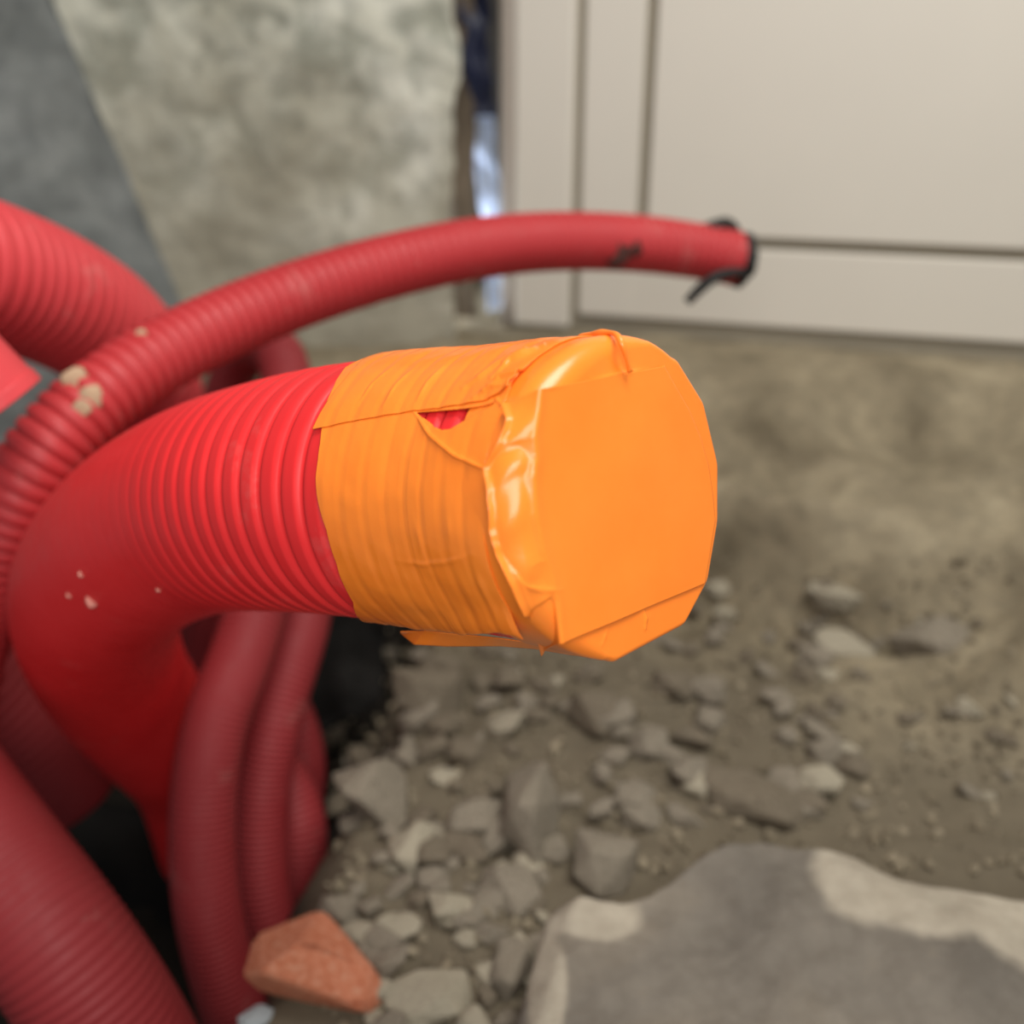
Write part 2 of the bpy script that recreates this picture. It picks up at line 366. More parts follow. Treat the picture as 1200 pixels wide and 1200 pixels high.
# surface frame for the tape: s along the axis back from the cap, theta around
tC, tS = resample(mpath, .0005); tT, tE1, tE2 = frames(tC)
def interp(A_, s): return np.stack([np.interp(s, tS, A_[:, k]) for k in range(3)], -1)
def surf(s, th, h):
    s, th, h = np.broadcast_arrays(s, th, h)
    sc = np.maximum(s, 0)
    rad = np.cos(th)[..., None]*interp(tE1, sc)+np.sin(th)[..., None]*interp(tE2, sc)
    return interp(tC, sc)-tT[0]*np.minimum(s, 0)[..., None]*-1+rad*(Rm+h)[..., None]
gs = np.linspace(0, .19, 240); gt = np.linspace(-math.pi, math.pi, 900, endpoint=False)
GS, GT = np.meshgrid(gs, gt, indexing='ij'); GP = surf(GS, GT, np.full(GS.shape, .0012))
GN = np.cos(GT)[..., None]*interp(tE1, GS)+np.sin(GT)[..., None]*interp(tE2, GS)
vis = ((cO-GP)*GN).sum(-1) > 0
Gpx = proj(GP)[vis]; Gs = GS[vis]; Gt = GT[vis]
def inv(pts):                                            # picture points on the tape -> (s, theta)
    out = []
    for p in pts:
        i = np.argmin(((Gpx-np.array(p))**2).sum(-1)); out.append((Gs[i], Gt[i]))
    return np.array(out)
# make theta run without a jump on the visible side
thc = math.atan2(*(lambda v: (v@interp(tE2, np.array(.06)), v@interp(tE1, np.array(.06))))((cO-interp(tC, np.array(.06)))))
def unw(th): return (np.asarray(th)-thc+math.pi) % (2*math.pi)-math.pi+thc
def crop(pts): return [(360+x/2.4, 370+y/2.4) for x, y in pts]
sgn = 1.0
top_t = unw(inv([(560, 406)])[:, 1])[0]; bot_t = unw(inv([(520, 737)])[:, 1])[0]
sgn = 1.0 if top_t > bot_t else -1.0                     # which way theta climbs
def rib_soft(s): return rib_profile(s, PIT, .00018, .6)
def polyd(P, poly):
    P = P[..., None, :]; a = np.array(poly[:-1]); b = np.array(poly[1:]); ab = b-a
    t = np.clip(((P-a)*ab).sum(-1)/(ab**2).sum(-1), 0, 1); q = a+ab*t[..., None]
    return np.sqrt(((P-q)**2).sum(-1)).min(-1)
RIDGES = [  # (points in the picture, height, half width in px)
    (crop([(302, 272), (350, 340), (420, 396), (512, 436)]), .0013, 2.6),
    (crop([(512, 436), (548, 372), (578, 312), (560, 266), (536, 238)]), .0018, 2.8),
    (crop([(500, 214), (548, 180), (600, 168), (650, 166)]), .0013, 4),
    (crop([(536, 238), (590, 190), (640, 150), (700, 95)]), .0015, 5),
    (crop([(560, 245), (610, 215), (650, 205)]), .0016, 5),
    (crop([(560, 140), (620, 112), (665, 88)]), .0012, 5),
    (crop([(255, 690), (330, 698), (400, 690), (470, 668)]), .00045, 6),
    (crop([(300, 560), (322, 640), (330, 698)]), .00025, 6),
    (crop([(395, 540), (412, 660)]), .00025, 6),
    (crop([(140, 250), (185, 190), (250, 140)]), .0004, 3),
    (crop([(215, 258), (250, 200), (310, 140)]), .0005, 3),
    (crop([(300, 255), (340, 190), (400, 130)]), .0004, 3),
    (crop([(470, 700), (510, 790), (560, 870)]), .0004, 7),
    (crop([(420, 700), (470, 800), (520, 870)]), .0003, 8),
]
def ridge_h(P, rid):
    px = proj(P); h = np.zeros(px.shape[:-1])
    for poly, a, wd in rid:
        lo = np.min(poly, 0)-4*wd; hi = np.max(poly, 0)+4*wd
        m = ((px > lo) & (px < hi)).all(-1)
        if m.any():
            q = px[m]; d = polyd(q, poly); e0 = np.linalg.norm(q-np.array(poly[0]), axis=-1); e1 = np.linalg.norm(q-np.array(poly[-1]), axis=-1)
            end = np.minimum(np.clip(e0/22, .25, 1), np.clip(e1/22, .25, 1))
            h[m] += a*end*(.55*np.exp(-(d/(wd*.55))**2)+.45*np.exp(-np.abs(d)/(wd*1.5)))
    return h
def wrinkle(P, amp, sc):
    f = P.reshape(-1, 3); return np.array([amp*noise.fractal((p[0]*sc, p[1]*sc, p[2]*sc), 1, 2, 3) for p in f]).reshape(P.shape[:-1])
def inpoly(px, poly):
    x, y = px[..., 0], px[..., 1]; c = np.zeros(x.shape, bool); n = len(poly)
    for i in range(n):
        x1, y1 = poly[i]; x2, y2 = poly[i-1]
        k = ((y1 > y) != (y2 > y)) & (x < (x2-x1)*(y-y1)/((y2-y1) or 1e-9)+x1); c ^= k
    return c
def solid(o, t=.0004, off=1):
    m = o.modifiers.new('thickness', 'SOLIDIFY'); m.thickness = t; m.offset = off

# --- lower wrap: from the hanging bottom edge up under the upper strip and on round the back
left_px = [(405, 432), (392, 452), (380, 478), (377, 503), (376, 520), (373, 540), (370.5, 560), (372, 580), (377, 601), (383, 620), (388, 640), (395, 660), (402, 680), (414, 705), (428, 729.5)]
bot_px = crop([(165, 862), (250, 868), (350, 872), (450, 872), (540, 868), (600, 876), (650, 900)])
L = inv(left_px); Lt = unw(L[:, 1]); o_ = np.argsort(Lt); Lt, Ls = Lt[o_], L[o_, 0]
Bv = inv(bot_px); Bs, Bt = Bv[:, 0], unw(Bv[:, 1]); o_ = np.argsort(Bs); Bs, Bt = Bs[o_], Bt[o_]
seam_px = crop([(16, 320), (120, 300), (220, 284), (302, 270), (370, 263), (440, 253), (500, 243), (540, 226), (600, 205), (640, 190)])
Sv = inv(seam_px); Ss, St = Sv[:, 0], unw(Sv[:, 1]); o_ = np.argsort(Ss); Ss, St = Ss[o_], St[o_]
HOLE = crop([(304, 274), (345, 302), (362, 316), (380, 324), (405, 320), (425, 308), (470, 282), (520, 256), (534, 242), (500, 254), (440, 263), (370, 269)])
back_t = top_t+sgn*1.5
def wrap_surface(nu, nv):
    a = np.linspace(0, 1, nu)[:, None]; b = np.linspace(0, 1, nv)[None, :]
    s = np.broadcast_to(a*.15, (nu, nv)); th = None
    for _ in range(5):
        t0 = np.interp(s, Bs, Bt); th = t0*(1-b)+back_t*b
        edge = np.interp(th, Lt, Ls) if True else 0
        s = .012+a*(edge-.012)
    return s, th, b
s, th, b = wrap_surface(420, 720)
P = surf(s, th, np.full(s.shape, .0014))
h = .0014+rib_soft(s)+ridge_h(P, RIDGES)+wrinkle(P[::3, ::3], .0006, 45).repeat(3, 0).repeat(3, 1)[:s.shape[0], :s.shape[1]]*.0
wr = wrinkle(P[::6, ::6], .0007, 38); ii = np.linspace(0, wr.shape[0]-1, s.shape[0]); jj = np.linspace(0, wr.shape[1]-1, s.shape[1])
def up(wr, ii, jj):
    a0 = np.floor(ii).astype(int).clip(0, wr.shape[0]-2); b0 = np.floor(jj).astype(int).clip(0, wr.shape[1]-2)
    fa = (ii-a0)[:, None]; fb = (jj-b0)[None, :]
    return (wr[a0][:, b0]*(1-fa)+wr[a0+1][:, b0]*fa)*(1-fb)+(wr[a0][:, b0+1]*(1-fa)+wr[a0+1][:, b0+1]*fa)*fb
h = h+up(wr, ii, jj)
h += .0030*np.exp(-(b/.035)**2)*np.clip((.10-s)/.05, 0, 1)          # the bottom edge stands off the conduit
P = surf(s, th, h); px = proj(P)
keepv = ~inpoly(px, HOLE)
# snap the hole's rim onto its outline
hp = np.array(HOLE+[HOLE[0]]); Fq = grid_faces(*s.shape)
kf = keepv.reshape(-1)[Fq].any(1)
Pf = P.reshape(-1, 3).copy(); pxf = px.reshape(-1, 2); ins = ~keepv.reshape(-1)
edgev = np.unique(Fq[kf & ~keepv.reshape(-1)[Fq].all(1)]); edgev = edgev[ins[edgev]]
for v in edgev:
    p = pxf[v]; a_ = hp[:-1]; ab = hp[1:]-a_; t = np.clip(((p-a_)*ab).sum(-1)/(ab**2).sum(-1), 0, 1); q = a_+ab*t[:, None]
    q = q[np.argmin(((q-p)**2).sum(-1))]; d = (Pf[v]-cO)@cF; Pf[v] = cO+ray(*q)*d
me = mesh_np('tape_wrap', Pf, Fq, kf); bm = bmesh.new(); bm.from_mesh(me)
bmesh.ops.delete(bm, geom=[v for v in bm.verts if not v.link_faces], context='VERTS'); bm.to_mesh(me); bm.free()
wrap = link('tape_wrap', me, TAPE, main); solid(wrap)

# --- upper strip: its lower edge is the seam that runs into the hole
up_px = [(440, 418), (430, 421), (418, 432), (405, 445), (390, 464), (378, 482), (366.5, 504)]
U = inv(up_px); Ut = unw(U[:, 1]); o_ = np.argsort(Ut); Ut, Us = Ut[o_], U[o_, 0]
nu, nv = 330, 420
a = np.linspace(0, 1, nu)[:, None]; b = np.linspace(0, 1, nv)[None, :]; s = np.broadcast_to(a*.15, (nu, nv))
for _ in range(6):
    t0 = np.interp(s, Ss, St); th = t0*(1-b)+(back_t+sgn*.3)*b; s = .0115+a*(np.interp(th, Ut, Us)-.0115)
P = surf(s, th, np.full(s.shape, .0019))
wr = wrinkle(P[::6, ::6], .0007, 38); h = .0019+rib_soft(s)*1.5+1.5*ridge_h(P, RIDGES+[(crop([(470, 232), (520, 205), (580, 196)]), .0009, 4), (crop([(440, 205), (520, 150), (610, 100)]), .0008, 5), (crop([(520, 180), (575, 130), (640, 100)]), .0010, 4)])+up(wr, np.linspace(0, wr.shape[0]-1, nu), np.linspace(0, wr.shape[1]-1, nv))
ts = link('tape_strip', mesh_np('tape_strip', surf(s, th, h), grid_faces(nu, nv)), TAPE, main); solid(ts)

# --- end cover: a disc across the mouth, its rim folded back over the side
NR = 900; tt = np.linspace(0, 2*math.pi, NR, endpoint=False)
# rim corners: the tape is pulled straight between them, so the outline is a loose polygon
rim_px = [(785, 428), (811, 484), (830, 546), (838, 611), (826, 681), (799, 732), (714, 771)]
pl_n = -tT[0]                                            # faces outwards
def on_face(p, lift=0.):
    r = ray(*p); q = Pc+pl_n*lift; return cO+r*((pl_n@(q-cO))/(pl_n@r))
def face_polar(p): q = on_face(p)-Pc; return math.atan2(q@tE2[0], q@tE1[0]), np.linalg.norm(q)
rim = sorted(face_polar(p) for p in rim_px); ra = np.array([x[0] for x in rim]); rr = np.maximum(np.array([x[1] for x in rim]), Rm+.0028)
def rim_radius(th):
    th = np.asarray(th); th = (th+math.pi) % (2*math.pi)-math.pi; out = np.full(th.shape, Rm+.0016)
    order = np.argsort((ra-thc) % (2*math.pi)); A_, R_ = ra[order], rr[order]
    for i in range(len(A_)-1):
        d = (A_[i+1]-A_[i]) % (2*math.pi); x = (th-A_[i]) % (2*math.pi); m = x <= d
        p0 = np.array([R_[i], 0]); p1 = R_[i+1]*np.array([math.cos(d), math.sin(d)])
        c, s_ = np.cos(x[m]), np.sin(x[m]); e = p1-p0
        out[m] = (p0[0]*e[1]-p0[1]*e[0])/(c*e[1]-s_*e[0])
    k = np.hanning(19); k /= k.sum(); return out if out.ndim != 1 else np.convolve(np.r_[out[-9:], out, out[:9]], k, 'valid')
RR = rim_radius(tt)
rows = []
E1, E2 = tE1[0], tE2[0]; rad = np.cos(tt)[:, None]*E1+np.sin(tt)[:, None]*E2
FACE_R = [(crop([(800, 180), (905, 158), (960, 150)]), .0008, 3), (crop([(945, 822), (952, 850), (950, 880)]), .0016, 2.5), (crop([(845, 880), (830, 925)]), .0008, 3),
          (crop([(880, 150), (885, 185)]), .0012, 2.2), (crop([(920, 160), (925, 175)]), .0010, 2.2)]
fil = .0022
FV = fil+.0080*np.clip(np.cos(tt-thc-.15), 0, 1)**.7         # the sheet is pulled in more softly on the near side of the mouth
for s_ in np.linspace(1, .02, 7):
    q = FV-.002+(.030-FV)*s_
    rows.append(interp(tC, q)+rad*((RR-Rm)*(1-s_)+Rm+.0010*s_)[:, None])
for k in range(7):
    a_ = k/6*math.pi/2; rows.append(Pc+pl_n[None]*(.002-FV*(1-math.sin(a_)))[:, None]+rad*(RR-FV+FV*math.cos(a_))[:, None])
for k in np.linspace(1, 0, 110)[1:-1]:
    base = Pc+pl_n*(.002)+rad*((RR-FV)*k)[:, None]; rows.append(base)
V = np.array(rows); disc = V[14:]
hh = ridge_h(disc, FACE_R); V[14:] += pl_n*hh[..., None]
me = bpy.data.meshes.new('tape_end_cover')
me.from_pydata(V.reshape(-1, 3).tolist(), [], grid_faces(len(rows), NR, True).tolist()+[list(range((len(rows)-1)*NR, len(rows)*NR))]); me.update()
cover = link('tape_end_cover', me, TAPE, main)

# --- face strip: a broad piece of tape laid across the mouth and folded back over the near rim
ridge = crop([(560, 262), (578, 310), (550, 370), (512, 436), (525, 500), (529, 600), (546, 660), (590, 750), (638, 860), (661, 947)])
rimL = crop([(652, 206), (646, 270), (634, 340), (640, 400), (632, 450), (636, 560), (656, 660), (676, 720), (698, 800), (712, 925)])
rimR = crop([(1004, 141), (1040, 205), (1078, 270), (1108, 345), (1130, 420), (1142, 500), (1149, 575), (1138, 640), (1130, 690), (1119, 752)])
nv = 220; vv = np.linspace(0, 1, nv); kk = np.linspace(0, 1, len(ridge))
def along(poly): q = np.array(poly); return np.stack([np.interp(vv, kk, q[:, i]) for i in range(2)], -1)
rg, rl, rr_ = along(ridge), along(rimL), along(rimR)
gsv = inv(rg)
def smooth1(x, n=3):
    for _ in range(n): x = np.r_[x[:1], .25*x[:-2]+.5*x[1:-1]+.25*x[2:], x[-1:]]
    return x
gS, gT = smooth1(gsv[:, 0], 14), smooth1(unw(gsv[:, 1]), 14)
side = np.stack([surf(gS, gT, np.full(nv, .0030))], 0)[0]
# the last bit hangs free as a pulled corner below the conduit
for k in range(nv):
    if vv[k] > .86:
        t = (vv[k]-.86)/.14; d0 = (side[int(.86*nv)]-cO)@cF; side[k] = cO+ray(*rg[k])*(d0*(1-t)+t*((Pc-cO)@cF+.010))
lift = fil+.0004
Lp = np.array([on_face(p, lift) for p in rl]); Rp = np.array([on_face(p, lift) for p in rr_])
rows = []
nA, nB = 34, 150
for k in range(nA):                                      # collar: from the ridge to the rim
    t = k/(nA-1)
    q = side*(1-t)+Lp*t
    # keep outside the conduit: push out along the mean of side and face normals
    c = Pc; rel = q-c; ax = rel@pl_n; radv = rel-ax[:, None]*pl_n; rn = np.linalg.norm(radv, axis=1)
    ff = np.interp((np.arctan2(radv@E2, radv@E1)) % (2*math.pi), tt, FV)
    x_ = np.clip(ax+ff-.002, 0, ff*.999)
    want = Rm+.0018+.0006-ff+np.sqrt(ff**2-x_**2)
    lip = .0014*math.exp(-(t/.10)**2)
    blend = np.clip((1-t)/.22, 0, 1)
    newr = np.where(vv < .86, rn+(np.maximum(want-rn, 0))*blend, rn)+lip
    q = c+ax[:, None]*pl_n+radv*(newr/rn)[:, None]
    q = q+pl_n[None, :]*(.0006*np.sin(vv*34+t*3)*math.sin(t*math.pi))[:, None]
    rows.append(q)
for k in range(1, nB):
    t = k/(nB-1); q = Lp*(1-t)+Rp*t
    wv = .00022*np.sin(t*9-vv*7)+.00016*np.sin(t*5+vv*11+1)
    rows.append(q+pl_n[None, :]*(wv*math.sin(t*math.pi)+.0005*math.exp(-(t/.035)**2))[:, None])
Rn = Rp-Pc; Rn = Rn-(Rn@pl_n)[:, None]*pl_n; Rn /= np.linalg.norm(Rn, axis=1)[:, None]
for k in range(1, 9): rows.append(Rp+Rn*(.0008*math.sin(min(k/3, 1)*math.pi/2))-pl_n*(.0035*k))
V = np.array(rows)
FR = [(crop([(590, 742), (620, 762), (660, 772), (716, 770)]), .0010, 3.0), (crop([(632, 705), (648, 692), (664, 690)]), .0009, 3), (crop([(560, 690), (600, 745), (640, 860)]), .0009, 4),
      (crop([(640, 450), (632, 400), (645, 392)]), .0007, 3), (crop([(655, 205), (690, 202), (720, 198)]), .0009, 3)]
hh = ridge_h(V, FR); V += hh[..., None]*(cO-V)/np.linalg.norm(cO-V, axis=-1)[..., None]
fs = link('face_strip', mesh_np('face_strip', V, grid_faces(*V.shape[:2])), TAPE, main)
m = fs.modifiers.new('smooth', 'SMOOTH'); m.factor = .5; m.iterations = 4
solid(fs, .0004)

# --- underside strip peeking out below the conduit
u_top = crop([(262, 890), (330, 886), (430, 896), (540, 908), (640, 922), (705, 938), (780, 930)])
u_bot = crop([(262, 894), (300, 925), (390, 931), (540, 930), (640, 938), (740, 955), (850, 968)])
nv = 120; vv = np.linspace(0, 1, nv); kk = np.linspace(0, 1, 7)
ut, ub = along(u_top), along(u_bot)
rows = []
ds_ = np.interp(vv, [0, 1], [.405, .352])
for k in range(14):
    t = k/13; p = ut*(1-t)+ub*t
    rows.append(np.array([cO+ray(*p[i])*(ds_[i]-.006+.010*t+.002*math.sin(vv[i]*21)) for i in range(nv)]))
V = np.array(rows); us = link('tape_flap', mesh_np('tape_flap', V, grid_faces(*V.shape[:2])), TAPE, main); solid(us, .0004)

# --- twisted tag of tape over the top of the rim
tw = [on_face(p, l) for p, l in zip(crop([(770, 62), (800, 52), (850, 47), (872, 56), (886, 82), (897, 118), (908, 156)]), (-.020, -.013, -.002, .003, .0055, .0055, .0045))]
link('tape_twist', tube_mesh('tape_twist', spline(tw), .0015, 10, .0008, lambda t: 1-.3*np.sin(t*9)**2-.3*t), TAPE, main)
# mud flecks on the elbow of the thick conduit
def fleck(px, py, d, r, mat, parent, name='mud_fleck', flat=.35):
    bm = bmesh.new(); bmesh.ops.create_icosphere(bm, subdivisions=2, radius=1)
    n = Vector(cO-at(px, py, d)).normalized(); q = n.to_track_quat('Z', 'Y').to_matrix()
    for v in bm.verts:
        v.co = v.co*(1+.35*noise.noise(v.co*1.7+Vector((px, py, 0)))); v.co.z *= flat
        v.co = q@(v.co*r)+Vector(at(px, py, d))
    me = bpy.data.meshes.new(name); bm.to_mesh(me); bm.free(); return link(name, me, mat, parent)
def near_surface(obj_path, R, px, py):                    # depth of the conduit's near side along a picture ray
    r = ray(px, py)
    for d in np.arange(.3, 1.5, .001):
        if np.sqrt(((obj_path-(cO+r*d))**2).sum(-1)).min() < R: return d
    return .6
for px_, py_, r_ in ((108, 704, .0035), (82, 697, .002), (96, 672, .002), (186, 690, .0015)):
    fleck(px_, py_, near_surface(mpath, Rm, px_, py_), r_, DUST, main, flat=.14)

# ------------------------------------------------------------------ the other conduits
def conduit(name, pts, R, pitch, depth, mat, label, seg=44, per=6, groove=.45, group=None, n_end=False):
    path = spline([at(*p) for p in pts]); e = empty(name, path[len(path)//2], label, 'conduit', group)
    link('conduit_tube', conduit_mesh('conduit_tube', path, R, pitch, depth, seg, per, groove), mat, e)
    return e, path
thin_pts = [(862, 303, .965), (815, 294, .95), (740, 285, .92), (650, 283, .89), (560, 291, .855), (470, 309, .82), (380, 335, .785), (290, 368, .748),
            (205, 408, .71), (130, 455, .675), (68, 512, .655), (22, 582, .655), (-12, 670, .68), (-40, 780, .73), (-60, 900, .80)]
thin, tpath = conduit('thin_conduit', thin_pts, .0262, .0095, .0036, RED2, 'thin red corrugated conduit arching across to its black frayed end before the cabinet', 52, 8)
# black rubber plug and loose strands at its open end
Ce, se = resample(tpath, .002); Te, Ee1, Ee2 = frames(Ce)
plug = []
for (o_s, r_) in ((.010, .0205), (-.001, .0200), (-.003, .0262), (-.0075, .0268), (-.012, .022), (-.015, .010)):
    th = np.linspace(0, 2*math.pi, 36, endpoint=False)
    jit = 1+.10*np.array([noise.noise((math.cos(x)*2, math.sin(x)*2, o_s*80)) for x in th])*(1 if o_s < 0 else 0)
    plug.append(Ce[0]+Te[0]*o_s+(r_*jit)[:, None]*(np.cos(th)[:, None]*Ee1[0]+np.sin(th)[:, None]*Ee2[0]))
plug = np.array(plug); me = bpy.data.meshes.new('end_plug')
me.from_pydata(plug.reshape(-1, 3).tolist(), [], grid_faces(6, 36, True).tolist()+[list(range(180, 216))]); me.update()
tag(link('end_plug', me, BLACK, thin), 'ragged black rubber plug')
link('loose_strand', tube_mesh('loose_strand', spline([at(872, 318, .935), at(845, 322, .93), at(826, 333, .93), at(805, 354, .935)]), .0056, 10, .003, lambda t: .7+.3*np.sin(t*3)), BLACK, thin)
link('loose_strand', tube_mesh('loose_strand', spline([at(826, 272, .945), at(842, 266, .95), at(854, 266, .96), at(862, 282, .965)]), .0085, 10, .003), BLACK, thin)
link('loose_strand', tube_mesh('loose_strand', spline([at(866, 290, .95), at(876, 305, .945), at(880, 315, .95), at(868, 326, .955)]), .0058, 10, .003), BLACK, thin)
for px_, py_, r_, mt in ((88, 446, .0095, MUD), (106, 466, .0085, MUD), (96, 478, .006, MUD), (166, 392, .004, MUD), (724, 299, .011, MUDD), (742, 291, .008, MUDD)):
    fleck(px_, py_, near_surface(tpath, .0258, px_, py_), r_, mt, thin, 'mud_smear', .22)

conduit('thick_conduit', [(-150, 300, .64), (-70, 308, .68), (0, 326, .73), (70, 354, .79), (128, 392, .86), (165, 445, .93), (180, 520, 1.0), (185, 620, 1.06)], .0535, .0125, .0026, RED4,
        'thick dusty red corrugated conduit curving down behind the thin conduit at left', 72, 8)
# smooth sleeve at the left edge
sl = empty('conduit_sleeve', at(-10, 470, .60), 'smooth pinkish red conduit sleeve ending in front of the thin conduit at left edge', 'conduit')
sp_ = spline([at(2, 478, .585), at(-35, 440, .575), at(-80, 395, .565), (at(-150, 330, .55))])
link('sleeve_tube', conduit_mesh('sleeve_tube', sp_, .0275, .012, .0000, 64, 6), RED4, sl)
Cq, sq = resample(sp_, .001); link('sleeve_rim', conduit_mesh('sleeve_rim', Cq[:9], .0285, .02, .0, 64, 20, bore=.002), RED4, sl)

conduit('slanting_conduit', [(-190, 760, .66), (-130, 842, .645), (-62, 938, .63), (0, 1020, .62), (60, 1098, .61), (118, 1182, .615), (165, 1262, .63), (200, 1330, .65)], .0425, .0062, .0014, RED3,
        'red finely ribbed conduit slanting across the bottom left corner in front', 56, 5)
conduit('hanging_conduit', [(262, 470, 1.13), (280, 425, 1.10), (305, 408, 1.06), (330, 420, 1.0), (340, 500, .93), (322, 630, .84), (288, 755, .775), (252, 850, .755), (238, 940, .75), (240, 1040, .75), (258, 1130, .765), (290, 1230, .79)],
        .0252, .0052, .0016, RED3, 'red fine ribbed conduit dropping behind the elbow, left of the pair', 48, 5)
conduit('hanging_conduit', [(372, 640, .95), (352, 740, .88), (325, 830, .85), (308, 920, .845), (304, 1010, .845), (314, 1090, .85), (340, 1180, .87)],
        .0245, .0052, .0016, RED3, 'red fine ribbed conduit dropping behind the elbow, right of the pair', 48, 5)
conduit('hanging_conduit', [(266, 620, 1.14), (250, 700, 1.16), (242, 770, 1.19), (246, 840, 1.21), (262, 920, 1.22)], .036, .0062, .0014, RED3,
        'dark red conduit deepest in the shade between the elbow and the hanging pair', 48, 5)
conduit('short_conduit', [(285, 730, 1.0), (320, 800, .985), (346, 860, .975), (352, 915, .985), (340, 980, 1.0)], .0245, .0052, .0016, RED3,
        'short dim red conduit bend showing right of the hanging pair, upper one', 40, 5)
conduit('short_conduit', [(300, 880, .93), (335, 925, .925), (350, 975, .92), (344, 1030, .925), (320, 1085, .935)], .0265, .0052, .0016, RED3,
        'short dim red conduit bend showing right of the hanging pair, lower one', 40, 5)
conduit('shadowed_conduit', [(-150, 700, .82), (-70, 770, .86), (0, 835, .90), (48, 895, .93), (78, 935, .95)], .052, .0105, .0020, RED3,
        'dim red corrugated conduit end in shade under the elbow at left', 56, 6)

# black sheets: one membrane also darkening the pit, one painting the shadowed recess
def sheet(name, corners, n, amp, seed, mat, label, cat):
    tl, tr, bl, br = [np.array(c) for c in corners]; V = []
    for j in range(n):
        for i in range(n):
            u, v = i/(n-1), j/(n-1); p = (tl*(1-u)+tr*u)*(1-v)+(bl*(1-u)+br*u)*v
            V.append(p+np.array([.3, -.6, .7])*amp*noise.fractal((p[0]*9+seed, p[1]*9, p[2]*9), 1, 2, 4))
    me = mesh_np(name, np.array(V), grid_faces(n, n)); o = link(name, me, mat); recentre(o, me)
    m = o.modifiers.new('thickness', 'SOLIDIFY'); m.thickness = .002; return tag(o, label, cat)
sheet('pit_shade_membrane', [at(-120, 900, 1.12), at(235, 960, 1.16), at(-60, 1290, .90), at(300, 1290, .90)], 36, .03, 1, MEMB, 'crumpled black membrane lying in the pit between the red conduits', 'membrane')
sheet('pit_shade_membrane', [at(315, 700, 1.12), at(462, 715, 1.14), at(330, 880, 1.06), at(440, 830, 1.07)], 26, .06, 6, MEMB, 'black sheet standing in for the shadowed recess under the taped conduit behind the grey rubble', 'membrane')

# ------------------------------------------------------------------ rubble
def stone_mesh(seed, npts=16, flat=.7):
    r = random.Random(seed); bm = bmesh.new()
    for _ in range(npts):
        v = Vector((r.gauss(0, 1), r.gauss(0, 1), r.gauss(0, 1))).normalized()*r.uniform(.8, 1.05)
        v.x = max(-.82, min(.82, v.x)); v.z = max(-.75, min(.75, v.z)); bm.verts.new(v)
    res = bmesh.ops.convex_hull(bm, input=bm.verts[:])
    bmesh.ops.delete(bm, geom=[g_ for g_ in res['geom_interior'] if isinstance(g_, bmesh.types.BMVert)], context='VERTS')
    bmesh.ops.bevel(bm, geom=bm.edges[:], offset=.05, segments=1, affect='EDGES')
    me = bpy.data.meshes.new('stone'); bm.to_mesh(me); bm.free(); return me
protos = {}
def get_proto(k, mat):
    if (k, mat.name) not in protos:
        m = stone_mesh(k*13+5); m.materials.append(mat); protos[(k, mat.name)] = m
    return protos[(k, mat.name)]
def place_stone(px, py, wpx, hpx, mat, label, cat='stone', group=None, name='rubble_stone', k=0, roll=0., thick=.75, unique=False):
    q = ground_hit(px, py+hpx*.25); d = (q-cO)@cF; ww = wpx*d/FPX/2; hh = hpx*d/FPX/2
    me = get_proto(k, mat)
    o = bpy.data.objects.new(name, me); col.objects.link(o)
    el = math.atan2(CAMH-q[2], math.hypot(q[0], q[1])); dep = hh*1.05
    o.scale = (ww*1.12, dep*1.1, dep*thick*1.1)
    o.rotation_euler = (random.uniform(-.25, .25), roll, random.uniform(-.3, .3)+math.atan2(-q[0], q[1]))
    o.location = Vector((q[0], q[1], height(q[0], q[1])+dep*thick*.45))
    return tag(o, label, cat, group)

# slab in the lower right corner
def slab():
    rim = [(560, 1330), (600, 1200), (626, 1110), (640, 1062), (652, 1046), (700, 1052), (745, 1042), (790, 1016), (840, 990), (885, 978), (930, 986), (975, 984), (1010, 996), (1050, 1016),
           (1100, 1034), (1150, 1040), (1210, 1052), (1300, 1075), (1400, 1140), (1380, 1330), (1000, 1400)]
    zt = .060; pts = []
    for p in rim: r = ray(*p); pts.append(cO+r*((zt-CAMH)/r[2]))
    pts = np.array(pts); c = pts.mean(0); V = []; nr = 40; path = np.r_[pts, pts[:1]]
    L_ = np.r_[0, np.cumsum(np.linalg.norm(np.diff(path, axis=0), axis=1))]; n = 220
    ring = np.stack([np.interp(np.linspace(0, L_[-1], n, endpoint=False), L_, path[:, k]) for k in range(3)], -1)
    for k in range(nr):
        f_ = k/(nr-1); base = c+(ring-c)*f_
        for p in base:
            z = .012*noise.fractal((p[0]*8, p[1]*8, 2), 1, 2, 5)-.014*max(0, f_-.90)/.1
            V.append((p[0], p[1], p[2]+z))
    for dz, gr in ((.03, 1.012), (.06, 1.01), (.085, .98)):
        for p in ring:
            q = c+(p-c)*(gr+.015*noise.noise((p[0]*25, p[1]*25, dz*40))); V.append((q[0], q[1], zt-dz))
    me = bpy.data.meshes.new('concrete_slab'); tot = nr+3
    me.from_pydata(V, [], grid_faces(tot, n, True).tolist()+[list(range((tot-1)*n, tot*n))[::-1]]); me.update()
    o = link('concrete_slab', me, SLAB); recentre(o, me); return tag(o, 'big grey broken concrete slab with pale worn patches lying in front at lower right', 'slab')
slab()

